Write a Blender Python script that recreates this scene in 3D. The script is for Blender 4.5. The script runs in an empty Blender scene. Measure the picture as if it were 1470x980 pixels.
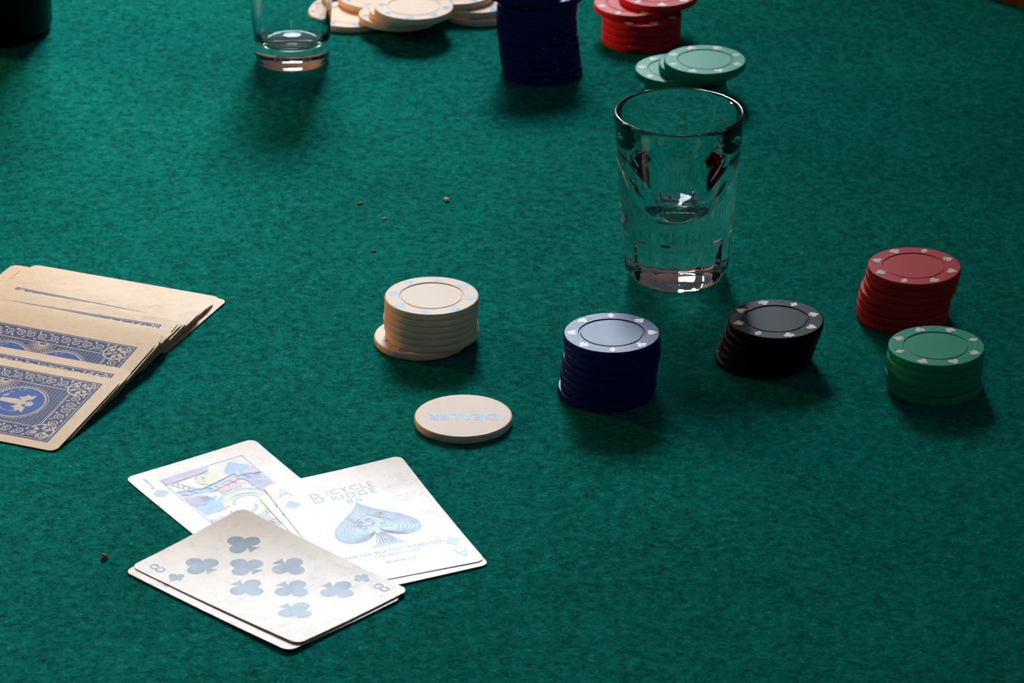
import bpy, bmesh, math, random
from mathutils import Vector, Matrix

# ------------------------------------------------------------------ camera, world, light
C = bpy.context.scene.collection
SC = bpy.context.scene
TZ = 0.75                                   # height of the felt above the floor
MM = 0.001
F_PX, PITCH, CAM_H = 5882.7, math.radians(24.943), 0.7104
cam_d = bpy.data.cameras.new('camera')
cam = bpy.data.objects.new('camera', cam_d); C.objects.link(cam)
cam.location = (0, 0, TZ + CAM_H)
cam.rotation_euler = (math.pi / 2 - PITCH, 0, 0)
cam_d.sensor_width = 36.0
cam_d.lens = F_PX / 1470 * 36.0
cam_d.clip_start = 0.02
cam_d.dof.use_dof = True
cam_d.dof.focus_distance = 1.62
cam_d.dof.aperture_fstop = 36
SC.camera = cam

world = bpy.data.worlds.new('world'); SC.world = world
world.use_nodes = True
bg = world.node_tree.nodes['Background']
bg.inputs['Color'].default_value = (0.55, 0.76, 1.0, 1)
bg.inputs['Strength'].default_value = 0.085

def area(name, loc, target, sx, sy, power, color):
    d = bpy.data.lights.new(name, 'AREA'); d.shape = 'RECTANGLE'
    d.size, d.size_y, d.energy, d.color = sx, sy, power, color
    o = bpy.data.objects.new(name, d); C.objects.link(o); o.location = loc
    o.rotation_euler = (Vector(target) - Vector(loc)).to_track_quat('-Z', 'Y').to_euler()
    return o
# daylight entering through the window in the far wall
WIN = (-0.28, 3.30, TZ + 0.99)              # centre of the window opening
WW, WH = 0.80, 0.58
day = area('window_daylight', (WIN[0], WIN[1] - 0.02, WIN[2]), (-0.46, 1.70, TZ), WW, WH, 6.7, (0.76, 0.89, 1.0))
day.data.spread = math.radians(39)
LAMP = (-1.02, 2.13, TZ + 0.36)             # warm pendant lamp to the left of the table

SC.view_settings.view_transform = 'Standard'
SC.view_settings.look = 'None'
SC.view_settings.gamma = 1
SC.view_settings.exposure = 0
SC.view_settings.use_curve_mapping = False

# ------------------------------------------------------------------ helpers
def at(px, py, z=0.0):
    """point on the horizontal plane z (metres above the felt) under a photo pixel"""
    X = (px - 735) / F_PX; U = (490 - py) / F_PX
    cp, sp = math.cos(PITCH), math.sin(PITCH)
    d = Vector((X, cp + U * sp, -sp + U * cp))
    t = (z - CAM_H) / d.z
    return Vector((t * d.x, t * d.y, TZ + z))

def obj(name, me, mat=None, parent=None):
    if isinstance(me, bmesh.types.BMesh):
        m = bpy.data.meshes.new(name); me.to_mesh(m); me.free(); me = m
    if mat is not None and not me.materials:
        for k in (mat if isinstance(mat, (list, tuple)) else [mat]): me.materials.append(k)
    o = bpy.data.objects.new(name, me); C.objects.link(o)
    if parent: o.parent = parent
    return o
def thing(name, label, cat, loc=(0, 0, 0), rot=(0, 0, 0), group=None):
    o = bpy.data.objects.new(name, None); C.objects.link(o)
    o.empty_display_size = 0.01
    o.location = loc; o.rotation_euler = rot
    return tag(o, label, cat, group)
def tag(o, label, cat, group=None):
    o['label'] = label; o['category'] = cat
    if group: o['group'] = group
    return o
def struct(o): o['kind'] = 'structure'; return o
def copy_tree(o, parent=None):
    c = o.copy(); C.objects.link(c)
    if parent: c.parent = parent
    for ch in list(o.children): copy_tree(ch, c)
    return c

def box(bm, x0, x1, y0, y1, z0, z1):
    v = [bm.verts.new((x, y, z)) for z in (z0, z1) for y in (y0, y1) for x in (x0, x1)]
    for f in ((0, 2, 3, 1), (4, 5, 7, 6), (0, 1, 5, 4), (2, 6, 7, 3), (0, 4, 6, 2), (1, 3, 7, 5)):
        bm.faces.new([v[i] for i in f])
def box_mesh(*a):
    bm = bmesh.new(); box(bm, *a); return bm
def lathe(profile, seg=64, rfun=None, smooth=True, closed=False):
    """profile: list of (r, z); r=0 points become poles"""
    bm = bmesh.new(); rings = []
    for r, z in profile:
        if r < 1e-9: rings.append([bm.verts.new((0, 0, z))]); continue
        ring = []
        for i in range(seg):
            a = 2 * math.pi * i / seg
            rr = rfun(r, z, a) if rfun else r
            ring.append(bm.verts.new((rr * math.cos(a), rr * math.sin(a), z)))
        rings.append(ring)
    pairs = list(zip(rings, rings[1:]))
    if closed: pairs.append((rings[-1], rings[0]))
    for A, B in pairs:
        for i in range(seg):
            j = (i + 1) % seg
            if len(A) == 1 and len(B) == 1: continue
            if len(A) == 1: bm.faces.new((A[0], B[j], B[i]))
            elif len(B) == 1: bm.faces.new((A[i], A[j], B[0]))
            else: bm.faces.new((A[i], A[j], B[j], B[i]))
    bmesh.ops.recalc_face_normals(bm, faces=bm.faces)
    for f in bm.faces: f.smooth = smooth
    return bm

# ------------------------------------------------------------------ materials
def mat(name, color, rough=0.5, **kw):
    m = bpy.data.materials.new(name); m.use_nodes = True
    b = m.node_tree.nodes['Principled BSDF']
    b.inputs['Base Color'].default_value = (*color, 1)
    b.inputs['Roughness'].default_value = rough
    for k, v in kw.items(): b.inputs[k].default_value = v
    return m
def nodes(m):
    nt = m.node_tree
    return nt, nt.nodes, nt.links, nt.nodes['Principled BSDF']
def noise(nt, vec, scale, detail=4, rough=0.6):
    n = nt.nodes.new('ShaderNodeTexNoise'); n.inputs['Scale'].default_value = scale
    n.inputs['Detail'].default_value = detail; n.inputs['Roughness'].default_value = rough
    nt.links.new(vec, n.inputs['Vector']); return n.outputs['Fac']
def ramp(nt, fac, stops):
    r = nt.nodes.new('ShaderNodeValToRGB'); e = r.color_ramp.elements
    while len(e) < len(stops): e.new(0.5)
    for k, (p, c) in enumerate(stops): e[k].position = p; e[k].color = (*c, 1)
    nt.links.new(fac, r.inputs['Fac']); return r.outputs['Color']
def rng(nt, fac, a, b, c, d):
    r = nt.nodes.new('ShaderNodeMapRange')
    for k, v in zip(('From Min', 'From Max', 'To Min', 'To Max'), (a, b, c, d)): r.inputs[k].default_value = v
    nt.links.new(fac, r.inputs['Value']); return r.outputs['Result']
def bump(nt, h, strength, dist):
    b = nt.nodes.new('ShaderNodeBump'); b.inputs['Strength'].default_value = strength
    b.inputs['Distance'].default_value = dist
    nt.links.new(h, b.inputs['Height']); return b.outputs['Normal']

def felt_material():
    m = mat('green_felt', (0.01, 0.2, 0.13), 0.95)
    nt, N, L, B = nodes(m)
    tc = N.new('ShaderNodeTexCoord').outputs['Object']
    fine = noise(nt, tc, 900, 5, 0.7)
    mid = noise(nt, tc, 330, 4, 0.65)
    broad = noise(nt, tc, 14, 3, 0.5)
    mx = N.new('ShaderNodeMath'); mx.operation = 'ADD'
    L.new(fine, mx.inputs[0]); L.new(mid, mx.inputs[1])
    col = ramp(nt, rng(nt, mx.outputs[0], 0.72, 1.28, 0, 1),
               [(0.0, (0.001, 0.042, 0.032)), (0.45, (0.002, 0.145, 0.106)), (0.8, (0.003, 0.225, 0.168)), (1.0, (0.03, 0.32, 0.25))])
    mul = N.new('ShaderNodeMix'); mul.data_type = 'RGBA'; mul.blend_type = 'MULTIPLY'; mul.inputs[0].default_value = 1
    L.new(col, mul.inputs[6]); L.new(ramp(nt, broad, [(0.3, (0.86, 0.86, 0.86)), (0.7, (1.08, 1.08, 1.08))]), mul.inputs[7])
    L.new(mul.outputs[2], B.inputs['Base Color'])
    B.inputs['Specular IOR Level'].default_value = 0.01
    B.inputs['Sheen Weight'].default_value = 0.0
    B.inputs['Sheen Roughness'].default_value = 0.5
    B.inputs['Sheen Tint'].default_value = (0.1, 0.8, 0.7, 1)
    L.new(bump(nt, mx.outputs[0], 0.55, 0.0012), B.inputs['Normal'])
    return m
def card_material(name, base, dirt, r0=0.16, r1=0.26, spec=0.03):
    m = mat(name, base, 0.3, **{'Specular IOR Level': spec})
    nt, N, L, B = nodes(m)
    tc = N.new('ShaderNodeTexCoord').outputs['Object']
    oi = N.new('ShaderNodeObjectInfo')
    ad = N.new('ShaderNodeVectorMath'); ad.operation = 'ADD'
    L.new(tc, ad.inputs[0]); L.new(oi.outputs['Location'], ad.inputs[1])
    n1 = noise(nt, ad.outputs[0], 800, 5, 0.7); n2 = noise(nt, ad.outputs[0], 240, 4, 0.6)
    a = N.new('ShaderNodeMath'); a.operation = 'ADD'; L.new(n1, a.inputs[0]); L.new(n2, a.inputs[1])
    f = rng(nt, a.outputs[0], 0.75, 1.3, 0, 1)
    L.new(ramp(nt, f, [(0.0, dirt), (0.45, base), (1.0, base)]), B.inputs['Base Color'])
    L.new(rng(nt, a.outputs[0], 0.75, 1.25, r1, r0), B.inputs['Roughness'])
    L.new(bump(nt, n1, 0.05, 0.0003), B.inputs['Normal'])
    return m
def plastic(name, color, rough=0.42, spec=0.085):
    m = mat(name, color, rough, **{'Specular IOR Level': spec})
    nt, N, L, B = nodes(m)
    tc = N.new('ShaderNodeTexCoord').outputs['Object']
    n = noise(nt, tc, 700, 3, 0.6); n2 = noise(nt, tc, 90, 4, 0.6)
    L.new(rng(nt, n2, 0.3, 0.7, rough - 0.08, rough - 0.05), B.inputs['Roughness'])
    L.new(bump(nt, n, 0.12, 0.0002), B.inputs['Normal'])
    return m

M = {}
M['felt'] = felt_material()
M['card'] = card_material('aged_card_paper', (0.82, 0.58, 0.41), (0.73, 0.505, 0.35))
M['deck'] = card_material('lamp_tinted_deck_paper', (0.82, 0.54, 0.30), (0.75, 0.48, 0.26), 0.28, 0.42, 0.03)  # hand's card paper, with warm lamp light painted in as extra orange
M['ink_black'] = card_material('black_ink', (0.035, 0.045, 0.075), (0.06, 0.07, 0.10))
M['ink_line'] = card_material('grey_blue_ink', (0.16, 0.21, 0.32), (0.3, 0.3, 0.34))
M['ink_blue'] = card_material('blue_ink', (0.07, 0.20, 0.42), (0.13, 0.24, 0.42))
M['ink_purple'] = card_material('purple_ink', (0.38, 0.13, 0.34), (0.45, 0.22, 0.38))
M['ink_yellow'] = card_material('yellow_ink', (0.62, 0.47, 0.10), (0.58, 0.44, 0.2))
M['ink_red'] = card_material('red_ink', (0.55, 0.12, 0.10), (0.5, 0.2, 0.15))
M['back_blue'] = card_material('card_back_blue', (0.045, 0.065, 0.19), (0.085, 0.10, 0.19), 0.30, 0.45, 0.02)
M['back_cream'] = card_material('card_back_cream', (0.70, 0.52, 0.34), (0.5, 0.38, 0.28), 0.30, 0.45, 0.03)
M['back_bright'] = card_material('card_back_bright_blue', (0.04, 0.10, 0.36), (0.07, 0.12, 0.30), 0.30, 0.45, 0.02)
M['cream'] = plastic('cream_plastic', (0.91, 0.65, 0.46), 0.46, 0.03)
M['blue'] = plastic('blue_plastic', (0.010, 0.020, 0.13), 0.38, 0.035)
M['black'] = plastic('black_plastic', (0.007, 0.007, 0.009), 0.36, 0.03)
M['red'] = plastic('red_plastic', (0.68, 0.024, 0.026), 0.42, 0.05)
M['green'] = plastic('green_plastic', (0.008, 0.31, 0.16), 0.38, 0.065)
M['mark'] = plastic('white_mark', (0.78, 0.68, 0.58), 0.45)
M['mark_blue'] = plastic('blue_mark', (0.22, 0.40, 0.66), 0.44, 0.05)
M['glass'] = mat('clear_glass', (1, 1, 1), 0.0, **{'Transmission Weight': 1.0, 'IOR': 1.5})
M['wood'] = mat('dark_red_wood', (0.09, 0.018, 0.008), 0.35)
M['dark'] = mat('black_glass', (0.001, 0.001, 0.001), 0.25, **{'Specular IOR Level': 0.08})
M['dark_metal'] = mat('dark_metal', (0.02, 0.02, 0.02), 0.4)
def wood_nodes(m, a, b, sc):
    nt, N, L, B = nodes(m)
    tc = N.new('ShaderNodeTexCoord').outputs['Object']
    mp = N.new('ShaderNodeMapping'); mp.inputs['Scale'].default_value = (1, 14, 14); L.new(tc, mp.inputs['Vector'])
    L.new(ramp(nt, noise(nt, mp.outputs[0], sc, 5, 0.6), [(0.3, a), (0.7, b)]), B.inputs['Base Color'])
wood_nodes(M['wood'], (0.05, 0.010, 0.005), (0.13, 0.028, 0.012), 6)

# ------------------------------------------------------------------ flat print shapes (2-D, unit: mm)
def arc(cx, cy, r, a0, a1, n):
    return [(cx + r * math.cos(math.radians(a0 + (a1 - a0) * i / n)), cy + r * math.sin(math.radians(a0 + (a1 - a0) * i / n))) for i in range(n + 1)]
def bez(p0, p1, p2, p3, n=8):
    out = []
    for i in range(n + 1):
        t = i / n; s = 1 - t
        out.append(tuple(s**3 * a + 3 * s * s * t * b + 3 * s * t * t * c + t**3 * d for a, b, c, d in zip(p0, p1, p2, p3)))
    return out
def mirror_x(pts): return [(-x, y) for x, y in reversed(pts)]
def s_spade():
    r = bez((0, .56), (.10, .30), (.50, .12), (.50, -.16)) + bez((.50, -.16), (.50, -.42), (.16, -.42), (.055, -.20))[1:]
    st = bez((.055, -.20), (.07, -.38), (.13, -.48), (.22, -.52))[1:]
    h = r + st
    return [h + mirror_x(h)[:-1]]
def s_heart():
    r = bez((0, -.52), (.12, -.30), (.52, -.06), (.50, .22)) + bez((.50, .22), (.48, .52), (.08, .52), (0, .24))[1:]
    return [r + mirror_x(r)[1:-1]]
def s_club():
    L_ = [arc(0, .26, .245, 0, 360, 18)[:-1], arc(-.27, -.10, .245, 0, 360, 18)[:-1], arc(.27, -.10, .245, 0, 360, 18)[:-1]]
    L_.append([(-.05, .1), (-.16, -.02), (.16, -.02), (.05, .1)])
    st = bez((.04, .04), (.05, -.25), (.10, -.42), (.20, -.50), 5)
    L_.append(st + mirror_x(st))
    return L_
def s_diamond(): return [[(0, .5), (.38, 0), (0, -.5), (-.38, 0)]]
SUITS = dict(spade=s_spade, heart=s_heart, club=s_club, diamond=s_diamond)
def xf(polys, s=1, cx=0, cy=0, a=0, sx=1):
    c, n = math.cos(a), math.sin(a)
    return [[(cx + s * (x * sx * c - y * n), cy + s * (x * sx * n + y * c)) for x, y in p] for p in polys]
def strip(pts, w, closed=False):
    """a line of width w as a list of quads"""
    n = len(pts); L_, R_ = [], []
    for i in range(n):
        a = pts[i - 1] if (i or closed) else pts[0]
        b = pts[(i + 1) % n] if (i < n - 1 or closed) else pts[-1]
        dx, dy = b[0] - a[0], b[1] - a[1]; l = math.hypot(dx, dy) or 1
        nx, ny = -dy / l * w / 2, dx / l * w / 2
        x, y = pts[i]; L_.append((x + nx, y + ny)); R_.append((x - nx, y - ny))
    q = []
    for i in range(n if closed else n - 1):
        j = (i + 1) % n
        q.append([L_[i], R_[i], R_[j], L_[j]])
    return q
def rect_line(x0, x1, y0, y1, w):
    return [[(x0 - w/2, y), (x1 + w/2, y), (x1 + w/2, y + w), (x0 - w/2, y + w)] for y in (y0 - w/2, y1 - w/2)] + \
           [[(x, y0), (x + w, y0), (x + w, y1), (x, y1)] for x in (x0 - w/2, x1 - w/2)]
def text_polys(s, size, bold=0.0, spacing=1.0):
    cu = bpy.data.curves.new('t', 'FONT'); cu.body = s; cu.size = size; cu.offset = bold; cu.space_character = spacing
    cu.align_x = 'CENTER'; cu.align_y = 'CENTER'; cu.resolution_u = 4
    o = bpy.data.objects.new('t', cu); C.objects.link(o)
    dg = bpy.context.evaluated_depsgraph_get()
    me = bpy.data.meshes.new_from_object(o.evaluated_get(dg))
    P = [[(me.vertices[i].co.x, me.vertices[i].co.y) for i in p.vertices] for p in me.polygons]
    bpy.data.objects.remove(o); bpy.data.meshes.remove(me); bpy.data.curves.remove(cu)
    return P
def print_mesh(polys, z, bend=None, maxlen=None):
    """polys in mm -> bmesh lying z mm above the surface, bent with the card"""
    bm = bmesh.new()
    for k, p in enumerate(polys):
        if len(p) < 3: continue
        try: bm.faces.new([bm.verts.new((x, y, (k % 23) * .001)) for x, y in p])
        except ValueError: pass
    bmesh.ops.triangulate(bm, faces=bm.faces[:])
    if maxlen:
        for _ in range(4):
            e = [e for e in bm.edges if e.calc_length() > maxlen]
            if not e: break
            bmesh.ops.subdivide_edges(bm, edges=e, cuts=1)
            bmesh.ops.triangulate(bm, faces=[f for f in bm.faces if len(f.verts) > 3])
    for f in bm.faces:
        f.normal_update()
        if f.normal.z < 0: f.normal_flip()
    for v in bm.verts:
        x, y = v.co.x, v.co.y
        v.co = Vector((x * MM, y * MM, (z + v.co.z + (bend(x, y) if bend else 0)) * MM))
    return bm

# ------------------------------------------------------------------ room and table
FLOOR = mat('floor_boards', (0.10, 0.055, 0.03), 0.5); wood_nodes(FLOOR, (0.07, 0.035, 0.02), (0.15, 0.085, 0.045), 3)
WALL = mat('wall_paint', (0.75, 0.64, 0.58), 0.9)
FRAME = mat('window_paint', (0.6, 0.58, 0.54), 0.5)
struct(obj('floor', box_mesh(-2.6, 2.6, -1.2, 3.45, -0.05, 0), FLOOR))
bm = bmesh.new()
wx0, wx1, wz0, wz1 = WIN[0] - WW/2 - .05, WIN[0] + WW/2 + .05, WIN[2] - WH/2 - .05, WIN[2] + WH/2 + .05
box(bm, -2.6, wx0, 3.33, 3.45, 0, 3.1); box(bm, wx1, 2.6, 3.33, 3.45, 0, 3.1)
box(bm, wx0, wx1, 3.33, 3.45, 0, wz0); box(bm, wx0, wx1, 3.33, 3.45, wz1, 3.1)
struct(obj('wall_back', bm, WALL))
bm = bmesh.new()
for a in ((wx0, wx0 + .05, wz0, wz1), (wx1 - .05, wx1, wz0, wz1), (wx0 + .05, wx1 - .05, wz0, wz0 + .05), (wx0 + .05, wx1 - .05, wz1 - .05, wz1)):
    box(bm, a[0], a[1], 3.33, 3.40, a[2], a[3])
win = struct(obj('window_1', bm, FRAME))
obj('pane', box_mesh(wx0 + .05, wx1 - .05, 3.36, 3.366, wz0 + .05, wz1 - .05), M['glass'], win)

TCX, TCY, TA = -0.15, 1.25, 0.761           # table centre and apothem (eight-sided table)
def octa(ap, z0, z1, hole=None):
    bm = bmesh.new(); R = ap / math.cos(math.pi / 8)
    def ring(r, z): return [bm.verts.new((r * math.cos(math.pi/8 + k*math.pi/4), r * math.sin(math.pi/8 + k*math.pi/4), z)) for k in range(8)]
    if hole is None:
        a, b = ring(R, z0), ring(R, z1)
        bm.faces.new(list(reversed(a))); bm.faces.new(b)
        for k in range(8): bm.faces.new((a[k], a[(k+1) % 8], b[(k+1) % 8], b[k]))
    else:
        r = hole / math.cos(math.pi / 8)
        A, B, D, E = ring(R, z0), ring(R, z1), ring(r, z1), ring(r, z0)
        for P, Q in ((A, B), (B, D), (D, E), (E, A)):
            for k in range(8): bm.faces.new((P[k], P[(k+1) % 8], Q[(k+1) % 8], Q[k]))
    bmesh.ops.recalc_face_normals(bm, faces=bm.faces)
    return bm
table = thing('card_table', 'eight-sided card table topped with worn green felt', 'table', (TCX, TCY, 0))
obj('felt_top', octa(TA, TZ - 0.012, TZ), M['felt'], table)
obj('table_base', octa(TA + 0.005, TZ - 0.04, TZ - 0.012), M['wood'], table)
rb = octa(TA + 0.09, TZ - 0.05, TZ + 0.012, TA)
bmesh.ops.bevel(rb, geom=rb.edges[:], offset=0.006, segments=2, affect='EDGES')
rl = obj('wooden_rail', rb, M['wood'], table); rl['label'] = 'dark reddish wooden rail'
for k in range(4):
    a = math.pi/4 + k*math.pi/2
    bm = lathe([(0, 0), (.025, 0), (.035, .35), (.03, TZ - .05), (0, TZ - .05)], 20)
    bmesh.ops.translate(bm, vec=(.55*math.cos(a), .55*math.sin(a), 0), verts=bm.verts)
    obj('leg', bm, M['wood'], table)

# pendant lamp (outside the frame; gives the warm light)
lamp = thing('pendant_lamp', 'warm pendant lamp hanging beside the card table', 'lamp', LAMP)
shade = lathe([(.05, .10), (.11, 0), (.107, 0), (.047, .098)], 40, closed=True)
obj('lamp_shade', shade, mat('lamp_shade', (0.35, 0.2, 0.08), 0.5), lamp)
obj('cord', lathe([(0, .09), (.004, .09), (.004, .75), (0, .75)], 8), M['dark_metal'], lamp)
bulb_m = mat('bulb', (1, .8, .5), 0.4); nt, N_, L_, B_ = nodes(bulb_m)
B_.inputs['Emission Color'].default_value = (1, .62, .28, 1); B_.inputs['Emission Strength'].default_value = 30
bulb = obj('bulb', lathe([(0, -.035), (.02, -.03), (.03, -.01), (.026, .015), (.012, .04), (.012, .09), (0, .09)], 24), bulb_m, lamp)
ld = bpy.data.lights.new('lamp_light', 'POINT'); ld.energy = 25; ld.color = (1.0, 0.48, 0.16); ld.shadow_soft_size = 0.06
lo = bpy.data.objects.new('lamp_light', ld); C.objects.link(lo); lo.location = (LAMP[0], LAMP[1], LAMP[2] - 0.06)

# ------------------------------------------------------------------ poker chips
CR = 19.3
def chip_body(t, groove=True):
    R = CR; b = 0.55
    top = [(0, t - .12), (12.2, t - .12), (12.5, t - .42), (13.1, t - .42), (13.4, t), (R - b, t), (R - .16, t - .16), (R, t - b)]
    bot = [(R, b), (R - .16, .16), (R - b, 0), (13.4, 0), (13.1, .42), (12.5, .42), (12.2, .12), (0, .12)]
    if not groove:
        top = [(0, t), (R - b, t), (R - .16, t - .16), (R, t - b)]; bot = [(R, b), (R - .16, .16), (R - b, 0), (0, 0)]
    bm = lathe([(r * MM, z * MM) for r, z in top + bot], 72)
    for f in bm.faces: f.smooth = abs(f.normal.z) < 0.985
    return bm
CHIP_MESH = {}
SEQ = ('diamond', 'club', 'heart', 'spade')
def chip_meshes(color, t):
    k = (color, t)
    if k not in CHIP_MESH:
        body = bpy.data.meshes.new('disc'); bm = chip_body(t); bm.to_mesh(body); bm.free(); body.materials.append(M[color])
        P = []
        for i in range(8):
            a = i * math.pi / 4; s = SEQ[i % 4]
            flip = a + (math.pi/2 if s in ('heart', 'diamond', 'club') else -math.pi/2)
            P += xf(SUITS[s](), 4.3, 16.15 * math.cos(a), 16.15 * math.sin(a), flip)
        mk = bpy.data.meshes.new('suit_marks'); bm = print_mesh(P, t + .035); bm.to_mesh(mk); bm.free()
        mk.materials.append(M['mark_blue' if color == 'cream' else 'mark'])
        CHIP_MESH[k] = (body, mk)
    return CHIP_MESH[k]
PROTO = {}
def chip(color, t, loc, rz, label, group, tilt=(0, 0)):
    k = (color, t)
    if k not in PROTO:
        o = thing('poker_chip', label, 'poker chip')
        body, mk = chip_meshes(color, t)
        obj('disc', body, None, o); obj('suit_marks', mk, None, o)
        PROTO[k] = o
    else:
        o = copy_tree(PROTO[k])
    o.location = loc; o.rotation_euler = (tilt[0], tilt[1], rz)
    tag(o, label, 'poker chip', group)
    return o
ORD = ['topmost', 'second', 'third', 'fourth', 'fifth', 'sixth', 'seventh', 'eighth', 'ninth', 'tenth', 'eleventh', 'twelfth']
GAP = 0.0
rnd = random.Random(7)
def stack(color, cname, t, xs, cy_top, rz_top, where, group, rz_list=None, cys=None):
    """xs: pixel x of each chip's centre, topmost first; cy_top: pixel y of the top face's centre"""
    n = len(xs)
    for i, px in enumerate(xs):
        z_top = (n - i) * t
        scale_px = 3.6
        if cys and cys[i] is not None: p = at(px, cys[i], z_top * MM)
        else:
            p0 = at(xs[0], cy_top, n * t * MM)
            p = at(px, cy_top, n * t * MM); p = Vector((p.x, p0.y + rnd.uniform(-.25, .25) * MM, 0))
        if i == n - 1: pos = 'bottom'
        else: pos = ORD[i]
        lab = f'{cname} poker chip, {pos} of {where}' if pos in ('topmost', 'bottom') else f'{cname} poker chip, {pos} from top of {where}'
        rz = math.radians(rz_top) if i == 0 else rnd.uniform(0, 6.28)
        if rz_list and i in rz_list: rz = math.radians(rz_list[i])
        chip(color, t, (p.x, p.y, TZ + (z_top - t) * MM), rz, lab, group)

h = 69.3
stack('cream', 'cream', 2.87, [619.7, 619.5, 619.0, 617.5, 618.5, 619.5, 604.5], 423.9, 82, 'the cream stack behind the dealer button', 'chips of the cream stack', {6: 20}, [423.9, None, None, None, None, None, 480.5])
stack('blue', 'dark blue', 3.28, [878.2, 879.5, 879.8, 877.0, 876.2, 874.2, 874.6, 870.0], 476.7, 90, 'the front blue stack', 'chips of the front blue stack')
stack('black', 'black', 3.1, [1114.2, 1111, 1107, 1104.2, 1101.2, 1094], 457.2, 60, 'the black stack', 'chips of the black stack', {5: 40}, [457.2, None, None, None, None, 506])
stack('red', 'red', 3.3, [1312.5, 1310.6, 1308, 1302.7, 1300.6, 1299, 1299], 380.8, 70, 'the right red stack', 'chips of the right red stack')
stack('green', 'green', 3.6, [1344.5, 1343.2, 1343, 1341.5, 1344], 495.8, 20, 'the right green stack', 'chips of the right green stack')
# far stacks
stack('green', 'green', 3.6, [1012, 1004.5, 970, 984, 986], 85, 22, 'the far green stack', 'chips of the far green stack', {2: 40}, [85, 90, 97.5, 114, 124])
stack('red', 'red', 3.3, [945, 909, 922, 921.5, 921, 920.5], -10, 50, 'the far red stack', 'chips of the far red stack', {1: 62, 2: 20, 5: 25}, [-10, 3.5, 18, 28, 38, 48.6])
stack('blue', 'dark blue', 3.4, [752, 780, 772, 771, 770, 770.5, 771, 773, 774, 775, 776.5, 778.5], -21, 50, 'the tall far blue stack', 'chips of the tall blue stack', {9: 68, 10: 70},
      [-21, -14.5, -3, 7, 17.5, 28, 39, 50, 61, 72, 83, 94])
# loose cream chips at the top of the photo
G = 'loose cream chips at the top of the photo'
def loose(px, py, z_top, rz, label, tilt=(0, 0), t=3.2):
    p = at(px, py, z_top * MM)
    chip('cream', t, (p.x, p.y, TZ + (z_top - t) * MM), math.radians(rz), label, G, (math.radians(tilt[0]), math.radians(tilt[1])))
loose(505, 19.5, 3.2, 10, 'cream poker chip lying flat on the felt beside the far glass')
loose(541, -7, 6.5, 30, 'cream poker chip behind the overlapping cream chips, resting on the one beside the far glass')
loose(571, 20, 6.9, 60, 'lowest of three overlapping cream chips at the photo top, leaning on a flat chip', (0, 3))
loose(586, 13, 10.4, 62, 'middle of three overlapping cream chips at the photo top', (0, 2.2))
loose(594, 9, 13.9, 40, 'uppermost of three overlapping cream chips at the photo top, face fully showing', (0, 1))
loose(690, 11, 3.2, 35, 'lowest cream poker chip of the short pile left of the tall blue stack')
loose(685, -1, 6.4, 75, 'middle cream poker chip of the short pile left of the tall blue stack')
loose(655, -13, 9.6, 35, 'upper cream poker chip of the short pile left of the tall blue stack')

# dealer button
p = at(665.2, 596, 3.2 * MM)
btn = thing('dealer_button', 'round cream dealer button with pale blue lettering, lying alone on the felt', 'dealer button', (p.x, p.y, TZ), (0, 0, math.pi))
me = chip_body(3.2, False); obj('disc', me, M['cream'], btn)
obj('lettering', print_mesh(xf(text_polys('DEALER', 7.6, 0.22, 1.05), 1, 0, 1.0, 0), 3.235), M['mark_blue'], btn)

# ------------------------------------------------------------------ playing cards
def card_mesh(LW, LH, t=0.26, r=3.3, bend=None, nx=12):
    bm = bmesh.new(); hw, hh = LW / 2, LH / 2
    ys = [-hh + r - r * math.cos(math.radians(a)) for a in (0, 12, 25, 40, 55, 72, 90)]
    mid = 14; y0, y1 = ys[-1], -ys[-1]
    ys = ys + [y0 + (y1 - y0) * k / mid for k in range(1, mid)] + [-y for y in reversed(ys)]
    def half(y):
        d = max(0, abs(y) - (hh - r)); return hw - r + math.sqrt(max(0, r * r - d * d))
    grid = {}
    for s, z in ((1, t), (0, 0)):
        for j, y in enumerate(ys):
            for i in range(nx + 1):
                x = half(y) * (2 * i / nx - 1)
                grid[s, j, i] = bm.verts.new((x * MM, y * MM, (z + (bend(x, y) if bend else 0)) * MM))
    J = len(ys) - 1
    for j in range(J):
        for i in range(nx):
            bm.faces.new((grid[1, j, i], grid[1, j, i+1], grid[1, j+1, i+1], grid[1, j+1, i]))
            bm.faces.new((grid[0, j, i], grid[0, j+1, i], grid[0, j+1, i+1], grid[0, j, i+1]))
        for i, fl in ((0, 1), (nx, 0)):
            q = [grid[1, j, i], grid[1, j+1, i], grid[0, j+1, i], grid[0, j, i]]
            bm.faces.new(q if not fl else q[::-1])
    for i in range(nx):
        for j in (0, J):
            q = [grid[1, j, i], grid[1, j, i+1], grid[0, j, i+1], grid[0, j, i]]
            bm.faces.new(q if j else q[::-1])
    bmesh.ops.recalc_face_normals(bm, faces=bm.faces)
    for f in bm.faces: f.smooth = abs(f.normal.z) > .9
    for e in bm.edges: e.smooth = e.link_faces[0].smooth and e.link_faces[1].smooth
    return bm
HW, HH = 56.4, 87.8                          # worn bridge-size cards
T = 0.26
def hand_card(label, x, y, z, deg, tilt=(0, 0), bend=None):
    o = thing('playing_card', label, 'playing card', (x * MM, y * MM, TZ + z * MM), (math.radians(tilt[0]), math.radians(tilt[1]), math.radians(deg)), 'face-up cards of the discarded hand')
    obj('card_sheet', card_mesh(HW, HH, T, 3.3, bend), M['card'], o)
    def pr(name, polys, ink, z=.03):
        return obj(name, print_mesh(polys, T + z, bend, 4.0), M[ink], o)
    return o, pr
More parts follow.
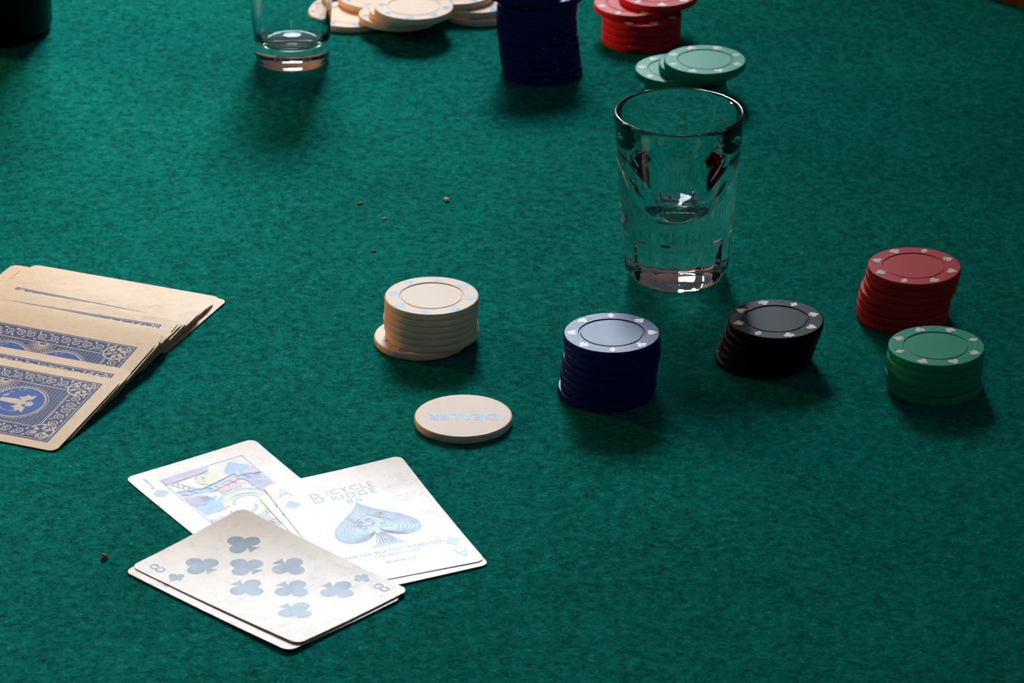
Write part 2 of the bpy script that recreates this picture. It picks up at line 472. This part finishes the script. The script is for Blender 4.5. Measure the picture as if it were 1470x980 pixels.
def index(ch, suit, sx=1.0):
    """corner index: rank above a small suit mark, for the upper left corner; the other is this turned half round"""
    P = xf(text_polys(ch, 10.2, 0.0), 1, -22.6, 35.0, 0, 0.85) + xf(SUITS[suit](), 6.0, -22.6, 25.6)
    return P, xf(P, 1, 0, 0, math.pi)
def curl(k, gx, gy):
    """gentle curl along the card direction (gx, gy), lifting its two ends"""
    return lambda x, y: k * ((x * gx + y * gy) / 40.0) ** 2

def fold(k, gx, gy):
    """lift of one end only"""
    return lambda x, y: k * (max(0.0, x * gx + y * gy) / 40.0) ** 2

# jack of spades, undermost
o, pr = hand_card('jack of spades lying face up, undermost and furthest left of the discarded hand', -101.0, 1380.5, 0.1, 32.6, (0, 0), fold(1.2, .6, .8))
a, b = index('J', 'spade'); pr('corner_index', a, 'ink_blue'); pr('corner_index', b, 'ink_blue')
pr('border_line', rect_line(-18, 18, -35, 35, .45), 'ink_line')
fig_blue, fig_pur, fig_yel, fig_line, fig_red = [], [], [], [], []
def half_figure():
    B_, P_, Y_, L2, R_ = [], [], [], [], []
    B_ += xf(SUITS['spade'](), 11, 11.2, 27.6, 0)
    P_ += [[(-17.6, 30), (-17.6, 34.6), (3, 34.6), (1, 31.5), (-8, 30.4)]]                         # hat
    Y_ += [[(-6, 29.8), (1, 31), (3, 27.5), (1.5, 23), (-2, 21), (-5, 23)]]                        # hair and collar
    L2 += strip(arc(-2, 26, 4.6, 60, 320, 18), .35) + strip([(-3, 27), (-4.4, 25), (-3.2, 24.4)], .3)
    L2 += strip(arc(-3.2, 27.6, .6, 0, 360, 8), .25)
    for k in range(5):                                                                             # curls at the border
        L2 += strip(arc(-15.6 + k * 1.1, 31 - k * 2.3, 1.4, -60, 240, 10), .4)
    B_ += [[(-17, 22), (-6, 19.5), (8, 23.5), (17.5, 19), (17.5, 15.5), (8, 20), (-6, 16), (-17, 18)]]   # shoulders
    P_ += [[(8, 22), (17.6, 26), (17.6, 19.6), (9, 23)]]
    R_ += [[(-4, 18.5), (7, 21.4), (9, 15), (-3, 12.5)]]
    B_ += [[(-17, 17), (-9, 15.2), (-6, 6), (-8, 0), (-17, 0)]]
    P_ += [[(-17, 16.5), (-11, 15.5), (-12, 8), (-17, 9)]]
    P_ += [[(9.5, 19), (17.5, 15), (17.5, 4), (11, 6)]]
    Y_ += strip(arc(2, 1, 8.6, 20, 175, 16), 2.4) + xf([[(0, 0), (1.6, 4), (-.6, 8.5), (-2.6, 3.5)]], 1, 15.2, 10, .2)
    B_ += strip(arc(2, 1, 11.2, 15, 178, 18), 1.7)
    B_ += strip(arc(2, 1, 5.6, 10, 175, 14), 1.4)
    for k in range(9):
        a = math.radians(20 + 18 * k); B_ += xf([arc(0, 0, .75, 0, 360, 8)[:-1]], 1, 2 + 13.6 * math.cos(a), 1 + 13.6 * math.sin(a))
    for k in range(10):
        L2 += strip([(-16 + 3.4 * k, 20.5 + math.sin(k) * 1.2), (-14.5 + 3.4 * k, 17.5 + math.sin(k) * 1.2)], .35)
        L2 += strip([(10 + .7 * k, 18 - .6 * k), (11.5 + .6 * k, 7 + .2 * k)], .22)
    L2 += strip([(-17.5, 22.6), (-6, 20.1), (8, 24.1), (17.5, 19.6)], .45) + strip([(-6, 15.6), (8, 19.4), (17.6, 15)], .45)
    for k in range(6):
        L2 += strip(arc(-12.5, 9.5, 1 + .8 * k, 10, 170, 10), .28)
    return B_, P_, Y_, L2, R_
hf = half_figure()
for part, ink, z in ((0, 'ink_blue', .03), (4, 'ink_red', .06), (2, 'ink_yellow', .09), (1, 'ink_purple', .12), (3, 'ink_line', .15)):
    P = hf[part] + xf(hf[part], 1, 0, 0, math.pi)
    nm = {'ink_blue': 'blue_robe_print', 'ink_purple': 'purple_hat_print', 'ink_yellow': 'yellow_trim_print', 'ink_red': 'red_tunic_print', 'ink_line': 'outline_print'}[ink]
    pr(nm, P, ink, z)

# the black aces
def ace(label, x, y, z, deg, suit, tilt=(0, 0), bend=None):
    o, pr = hand_card(label, x, y, z, deg, tilt, bend)
    a, b = index('A', suit); pr('corner_index', a, 'ink_blue'); pr('corner_index', b, 'ink_blue')
    return o, pr
o, pr = ace('face-up card almost hidden under the ace of spades, only its edge showing', -52.6, 1359.5, 0.38, 25.5, 'club', (0, 0))
pr('pip', xf(SUITS['club'](), 14, 0, 0), 'ink_black')
o, pr = ace('ace of spades with a large ornate spade, rightmost of the discarded hand', -52.5, 1364.5, 0.7, 22.3, 'spade', (0.1, -0.2), fold(1.5, .75, .66))
sp = xf(SUITS['spade'](), 34, 0, -1.5)
pr('ornate_spade', sp, 'ink_blue', .03)
ln = []
hb = bez((0, .56), (.10, .30), (.50, .12), (.50, -.16)) + bez((.50, -.16), (.50, -.42), (.16, -.42), (.055, -.20))[1:]
for k in range(6):
    s = .94 - .085 * k
    pts = [(x * s, (y + .06) * s - .06) for x, y in hb]
    ln += strip([(x * 34, y * 34 - 1.5) for x, y in pts], .2) + strip([(-x * 34, y * 34 - 1.5) for x, y in pts], .2)
for k in range(26):
    u, v = rnd.uniform(-7, 7), rnd.uniform(-5, 6)
    ln += strip(arc(u, v, rnd.uniform(.7, 1.6), rnd.uniform(0, 180), rnd.uniform(220, 420), 8), .3)
for k in range(-3, 4): ln += strip([(k * .5, -8.5), (k * 1.6, -17.6)], .3)
pr('spade_engraving', ln, 'back_cream', .06)
o_t = []
big = text_polys('B', 9.5); 
L1 = xf(text_polys('ICYCLE', 5.6, -.02, 1.1), 1, 1.6, 28.6) + xf(text_polys('RIDGE', 5.6, -.02, 1.2), 1, 1.4, 23.6)
L1 += xf(text_polys('B', 12.0, -.05), 1, -12.6, 26.0, 0, .8) + xf(text_polys('86', 4.6, 0, 1.2), 1, 0, 19.0, 0, 1.2)
pr('lettering', L1, 'ink_line')
L2 = xf(text_polys('THE U.S. PLAYING CARD CO.', 3.0, .02), 1, 0, -23.5) + xf(text_polys('CINCINNATI, OHIO', 2.0, 0.01), 1, 0, -26.6) + xf(text_polys('MADE IN U.S.A.', 1.8, 0.01), 1, 0, -32)
pr('fine_lettering', L2, 'ink_blue')

# the black eights
B8 = lambda x, y: 1.3 * ((x * .844 + y * .537) / 40.0) ** 2 + .022 * (x * .844 + y * .537)
def eight(label, x, y, z, deg, suit, tilt=(0, 0), bend=None):
    o, pr = hand_card(label, x, y, z, deg, tilt, bend)
    a, b = index('8', suit); pr('corner_index', a, 'ink_black'); pr('corner_index', b, 'ink_black')
    X, Y = 10.6, 25.2
    for px, py, up in ((-X, Y, 1), (X, Y, 1), (0, Y / 2, 1), (-X, 0, 0), (X, 0, 0), (0, -Y / 2, 0), (-X, -Y, 0), (X, -Y, 0)):
        pr('pip', xf(SUITS[suit](), 13.2, px, py, 0 if up else math.pi), 'ink_black')
    return o
eight('face-up card lying directly under the eight of clubs, its pale rim showing', -90.9, 1316.0, 0.6, 46.0, 'spade', (0, 0), lambda x, y: 1.25 * ((x * .844 + y * .537) / 40.0) ** 2 + .021 * (x * .844 + y * .537))
eight('eight of clubs, topmost and nearest card of the discarded hand', -88.7, 1319.9, 1.15, 47.0, 'club', (-.1, -.1), B8)

# spread of face-down cards at the left edge
DW, DH = 57.0, 88.9                          # short side along v, long side along u
def back_print():
    """original scrollwork back: blue field with cream line ornament; local x = short side, y = long side"""
    mx, my = 5.0, 6.0; x1, y1 = DW/2 - mx, DH/2 - my
    blue = [[(-x1, -y1), (x1, -y1), (x1, y1), (-x1, y1)]]
    L3 = rect_line(-x1 + .9, x1 - .9, -y1 + .9, y1 - .9, .35)
    bw = 8.0
    def spiral(cx, cy, r, a0, d, turns=1.6, w=.5):
        n = 18
        return strip([(cx + r * (1 - .8 * i / n) * math.cos(a0 + d * turns * 6.283 * i / n), cy + r * (1 - .8 * i / n) * math.sin(a0 + d * turns * 6.283 * i / n)) for i in range(n + 1)], w)
    def leaf(cx, cy, a, s): return xf([[(0, -1), (.45, -.2), (.25, .6), (0, 1), (-.3, .4), (-.35, -.3)]], s, cx, cy, a)
    r2 = random.Random(3)
    for sgn in (1, -1):
        n = 12
        for k in range(n):                                     # long bands
            y = -y1 + bw + 2 + (2 * y1 - 2 * bw - 4) * k / (n - 1)
            L3 += spiral(sgn * (x1 - 4.6), y, 2.3, k * 1.7, 1 if k % 2 else -1)
            L3 += leaf(sgn * (x1 - 2.4), y + 2.2, r2.uniform(0, 6), 1.2) + leaf(sgn * (x1 - 7.0), y + 2.6, r2.uniform(0, 6), 1.1)
        n = 7
        for k in range(n):                                     # short bands
            x = -x1 + bw + 1 + (2 * x1 - 2 * bw - 2) * k / (n - 1)
            L3 += spiral(x, sgn * (y1 - 4.6), 2.2, k * 1.3, 1 if k % 2 else -1)
            L3 += leaf(x + 2.2, sgn * (y1 - 2.4), r2.uniform(0, 6), 1.2) + leaf(x + 2.4, sgn * (y1 - 7.0), r2.uniform(0, 6), 1.1)
        for s2 in (1, -1):                                     # corner flourishes
            cx, cy = sgn * (x1 - 6.5), s2 * (y1 - 6.5)
            L3 += spiral(cx + sgn * 2.6, cy + s2 * 2.6, 2.6, 0, sgn * s2, 1.8, .6)
            L3 += strip(arc(cx, cy, 5.2, 90 * (1 - sgn) + 20, 90 * (1 - sgn) + 250, 16), .75)
            for q in range(6): L3 += leaf(cx + 3.0 * math.cos(q * 1.05), cy + 3.0 * math.sin(q * 1.05), q * 1.05 - 1.57, 1.9)
        L3 += strip([(sgn * (x1 - bw - .8), -y1 + bw + 4), (sgn * (x1 - bw - .8), y1 - bw - 4)], .5)
        L3 += strip([(-x1 + bw + 4, sgn * (y1 - bw - .8)), (x1 - bw - 4, sgn * (y1 - bw - .8))], .5)
    bright = []
    for cy, r in ((12.6, 11.2), (-12.6, 11.2)):
        bright += [arc(0, cy, r, 0, 360, 40)[:-1]]
        L3 += strip(arc(0, cy, r, 0, 360, 44)[:-1], .7, True) + strip(arc(0, cy, r + 1.1, 0, 360, 44)[:-1], .35, True)
        s = 1 if cy > 0 else -1                               # small winged ornament
        L3 += xf([arc(0, 0, 1.7, 0, 360, 12)[:-1]], 1, 0, cy + s * 5.2) + xf([[(-1.5, -8), (1.3, -8), (1.7, -2), (1.2, 3), (0, 4), (-1.6, 3), (-2.2, -2)]], s, 0, cy)
        for w in (1, -1):
            L3 += xf([[(.9 * w, 1.5), (3.6 * w, 4.9), (6.9 * w, 5.2), (5.4 * w, 3.3), (6.2 * w, 1.6), (4.2 * w, .6), (4.0 * w, -1.2)]], s, 0, cy)
            L3 += leaf(w * 3.4, cy - s * 7.0, w * .5, 1.7)
        for q in range(26):
            a_ = q * 2.4; rr_ = 3.5 + 6.2 * ((q * 0.618) % 1)
            L3 += strip(arc(rr_ * math.cos(a_), cy + rr_ * math.sin(a_), .7, q * 50, q * 50 + 200, 5), .28)
    for sgn in (1, -1):                                       # fans at the sides between the medallions
        for k in range(15):
            a = math.radians(-80 + 160 * k / 14) if sgn < 0 else math.radians(100 + 160 * k / 14)
            L3 += strip([(sgn * 14.5 + 1.5 * math.cos(a), 1.5 * math.sin(a)), (sgn * 14.5 + 9.0 * math.cos(a), 6.4 * math.sin(a))], .34)
    for k in range(40):                                       # fine hatching of the field
        y = -y1 + bw + 1.6 + (2 * (y1 - bw) - 3.2) * k / 39
        w_ = math.sqrt(max(0, 12.5 ** 2 - (abs(y) - 12.6) ** 2)) if abs(abs(y) - 12.6) < 12.5 else 0
        for sgn in (1, -1):
            if w_ < 14.5 and abs(y) > 7.5: L3 += strip([(sgn * max(w_, .1), y), (sgn * 14.6, y)], .16)
    return blue, bright, L3
DT = 0.22
bl, br, cr = back_print()
def quick(bm, name, m):
    me = bpy.data.meshes.new(name); bm.to_mesh(me); bm.free(); me.materials.append(m); return me
deck_sheet = quick(card_mesh(DW, DH, DT, 3.3, None, 4), 'card_sheet', M['deck'])
deck_blue = quick(print_mesh(bl, DT + .02), 'back_print', M['back_blue'])
deck_bright = quick(print_mesh(br, DT + .05), 'back_medallion', M['back_bright'])
deck_lines = quick(print_mesh(cr, DT + .08), 'back_scrollwork', M['back_cream'])

PHI = math.radians(-22.5)                    # long axis direction on the table
U = Vector((math.cos(PHI), math.sin(PHI), 0)); V = Vector((-math.sin(PHI), math.cos(PHI), 0))
corner0 = at(79, 648, 0.0005)                # right front corner of the front card
def deck_card(label, u_off, v_front, zf, zb, rot=0.0, first=[None]):
    """v_front: distance of its front edge behind the front card's; zf, zb: heights (mm) of front and back edge"""
    if first[0] is None:
        o = thing('playing_card', label, 'playing card')
        for me, nm in ((deck_sheet, 'card_sheet'), (deck_blue, 'back_print'), (deck_bright, 'back_medallion'), (deck_lines, 'back_scrollwork')):
            obj(nm, me, None, o)
        first[0] = o
    else: o = copy_tree(first[0])
    tag(o, label, 'playing card', 'face-down cards of the spread')
    th = math.asin((zb - zf) / DW)
    c = corner0 + U * (u_off - DH/2) * MM + V * (v_front + DW/2 * math.cos(th)) * MM
    c.z = TZ + (zf + zb) / 2 * MM
    # local x (short side) -> V tilted up, local y (long side) -> -U
    ex = V * math.cos(th) + Vector((0, 0, math.sin(th))); ey = -U; ez = ex.cross(ey)
    R = Matrix((ex, ey, ez)).transposed().to_4x4()
    o.matrix_world = Matrix.Translation(c) @ R @ Matrix.Rotation(rot, 4, 'Z')
    return o
deck_card('face-down card with blue scrollwork back, nearest and uppermost of the spread', 0, 0, 0.35, 5.9)
deck_card('face-down card just behind the nearest card of the spread, one strip of blue showing', 0.6, 9, 0.3, 6.4, 0.004)
deck_card('face-down card half uncovered in the middle of the spread, wide band of scrollwork showing', -1.2, 33, 0.3, 8.0, -0.004)
r5 = random.Random(11)
steps = [1.2, 1.4, 1.8, 1.3, 1.2, 1.0, 2.2, 1.0, 1.3, 1.5, 1.2, 1.3, 7.4, 1.2, 1.4, 1.2, 1.3, 6.6, 1.3, 1.8, 1.3, 1.6, 1.4, 4.2, 1.7, 1.9, 1.2, 1.5, 1.8, 1.3, 1.7, 2.0]
tot = sum(steps); v = 33.0
for k, s in enumerate(steps):
    v += s * 66.0 / tot
    left = len(steps) - 1 - k
    zb = min(8.0, 0.27 * left + 0.25) if left < 28 else 7.8
    u = -1.2 - 4.2 * (k / len(steps)) + r5.uniform(-1.2, 1.2)
    if left == 0: lab, u = 'bottommost face-down card of the spread, its far edge flat on the felt', -5.2
    elif left == 1: lab, u = 'face-down card near the bottom of the spread, its right corner sticking out furthest', -1.0
    else: lab = 'face-down card shingled in the far part of the spread, only its pale edge showing'
    if left == 3: u = -12.5
    deck_card(lab, u, v, 0.25 if left else 0.02, max(zb, 0.3) if left else 0.04, (.03 if k == 12 else -.035 if k == 17 else r5.uniform(-.014, .014)) if left else 0)

# ------------------------------------------------------------------ glasses and bottle
NP = 13
def facet(r, z, a):
    top = 0.0235
    if r < 0.0192 or z > top: return r
    w = 2 * math.pi / NP; d = ((a + .12) % w) - w / 2
    flat = r * math.cos(w / 2) / math.cos(d)
    k = min(1.0, (top - z) / 0.0025)
    return r + (flat - 0.0003 - r) * k
p = at(970.6, 394, 0)
g = thing('shot_glass', 'heavy clear shot glass with fluted base, standing in the middle right of the felt', 'glass', (p.x, p.y, TZ))
mm = lambda L_: [(r * MM, z * MM) for r, z in L_]
outer = mm([(0, 3.0), (5, 2.8), (10, 2.1), (13.5, 1.1), (15.6, .3), (17.0, 0), (18.8, .3), (20.4, 1.2), (21.7, 2.8), (22.4, 5), (22.7, 8), (23.0, 14), (23.35, 19), (23.5, 21), (23.6, 22.2), (23.65, 23.4), (23.7, 23.6), (24.4, 32), (25.2, 44), (26.2, 58), (27.0, 69), (27.3, 73), (27.25, 74.3), (26.7, 75)])
inner = mm([(26.0, 74.7), (25.4, 73.2), (24.6, 70), (22.9, 65), (20.6, 60), (18.2, 54.5), (16.2, 48.5), (14.4, 42.5), (12.2, 37), (9.6, 33), (6.9, 30.4), (4.2, 28.9), (2, 28.2), (0, 28.0)])
obj('glass_body', lathe(outer + inner, NP * 12, facet), M['glass'], g)
p = at(420, 86, 0)
g = thing('drinking_glass', 'clear smooth glass with thick base, cut off by the photo top beside loose cream chips', 'glass', (p.x, p.y, TZ))
outer = mm([(0, .6), (14, .5), (15.5, 0), (16.8, .4), (17.6, 1.8), (17.9, 4), (18.6, 14), (19.8, 34), (21.2, 56), (22.6, 76), (22.3, 77), (21.8, 77.2)])
inner = mm([(21.3, 76.8), (20.9, 75.6), (19.6, 56), (18.1, 34), (16.8, 17), (16.0, 12.6), (14.2, 10.6), (11, 9.8), (0, 9.5)])
obj('glass_body', lathe(outer + inner, 96), M['glass'], g)
p = at(-24, 40, 0)
b = thing('bottle', 'black round bottle cut off at the top left of the photo', 'bottle', (p.x, p.y, TZ))
obj('bottle_body', lathe(mm([(0, 1), (28, .6), (31, 0), (33.2, 1.2), (34, 4), (34, 120), (32, 138), (22, 160), (14.5, 185), (13.5, 225), (12.8, 226), (0, 226)]), 64), M['dark'], b)
obj('bottle_cap', lathe(mm([(0, 226), (13.5, 226), (14.5, 228), (14, 234), (0, 234.5)]), 40), M['dark_metal'], b)

# ------------------------------------------------------------------ crumbs on the felt
def crumb(px, py, sx, sy, sz, color, label, seed):
    bm = bmesh.new(); bmesh.ops.create_icosphere(bm, subdivisions=2, radius=1)
    r = random.Random(seed)
    for v_ in bm.verts:
        k = 1 + r.uniform(-.25, .25); v_.co = Vector((v_.co.x * sx * k, v_.co.y * sy * k, max(v_.co.z * sz * k, -.6 * sz) + .55 * sz)) * MM
    q = at(px, py, 0)
    o = tag(obj('crumb', bm, mat('crumb_' + str(seed), color, .8)), label, 'crumb'); o.location = q; o.rotation_euler = (0, 0, r.uniform(0, 6))
    return o
crumb(149.5, 802, 1.3, 1.2, 1.3, (.42, .15, .05), 'orange-brown crumb on the felt left of the eight of clubs', 1)
crumb(641, 288, 1.9, 1.0, .9, (.55, .45, .36), 'pale beige crumb on the felt between the cream stack and far chips', 2)
crumb(552, 314.5, .9, .7, .6, (.6, .55, .5), 'tiny whitish speck on the felt above the cream stack', 3)
crumb(517, 293, 1.6, 1.0, .5, (.02, .02, .01), 'dark crumb on the felt left of the whitish speck', 4)
crumb(535.5, 361, 1.5, .9, .5, (.01, .03, .02), 'dark crumb on the felt just above left of the cream stack', 5)
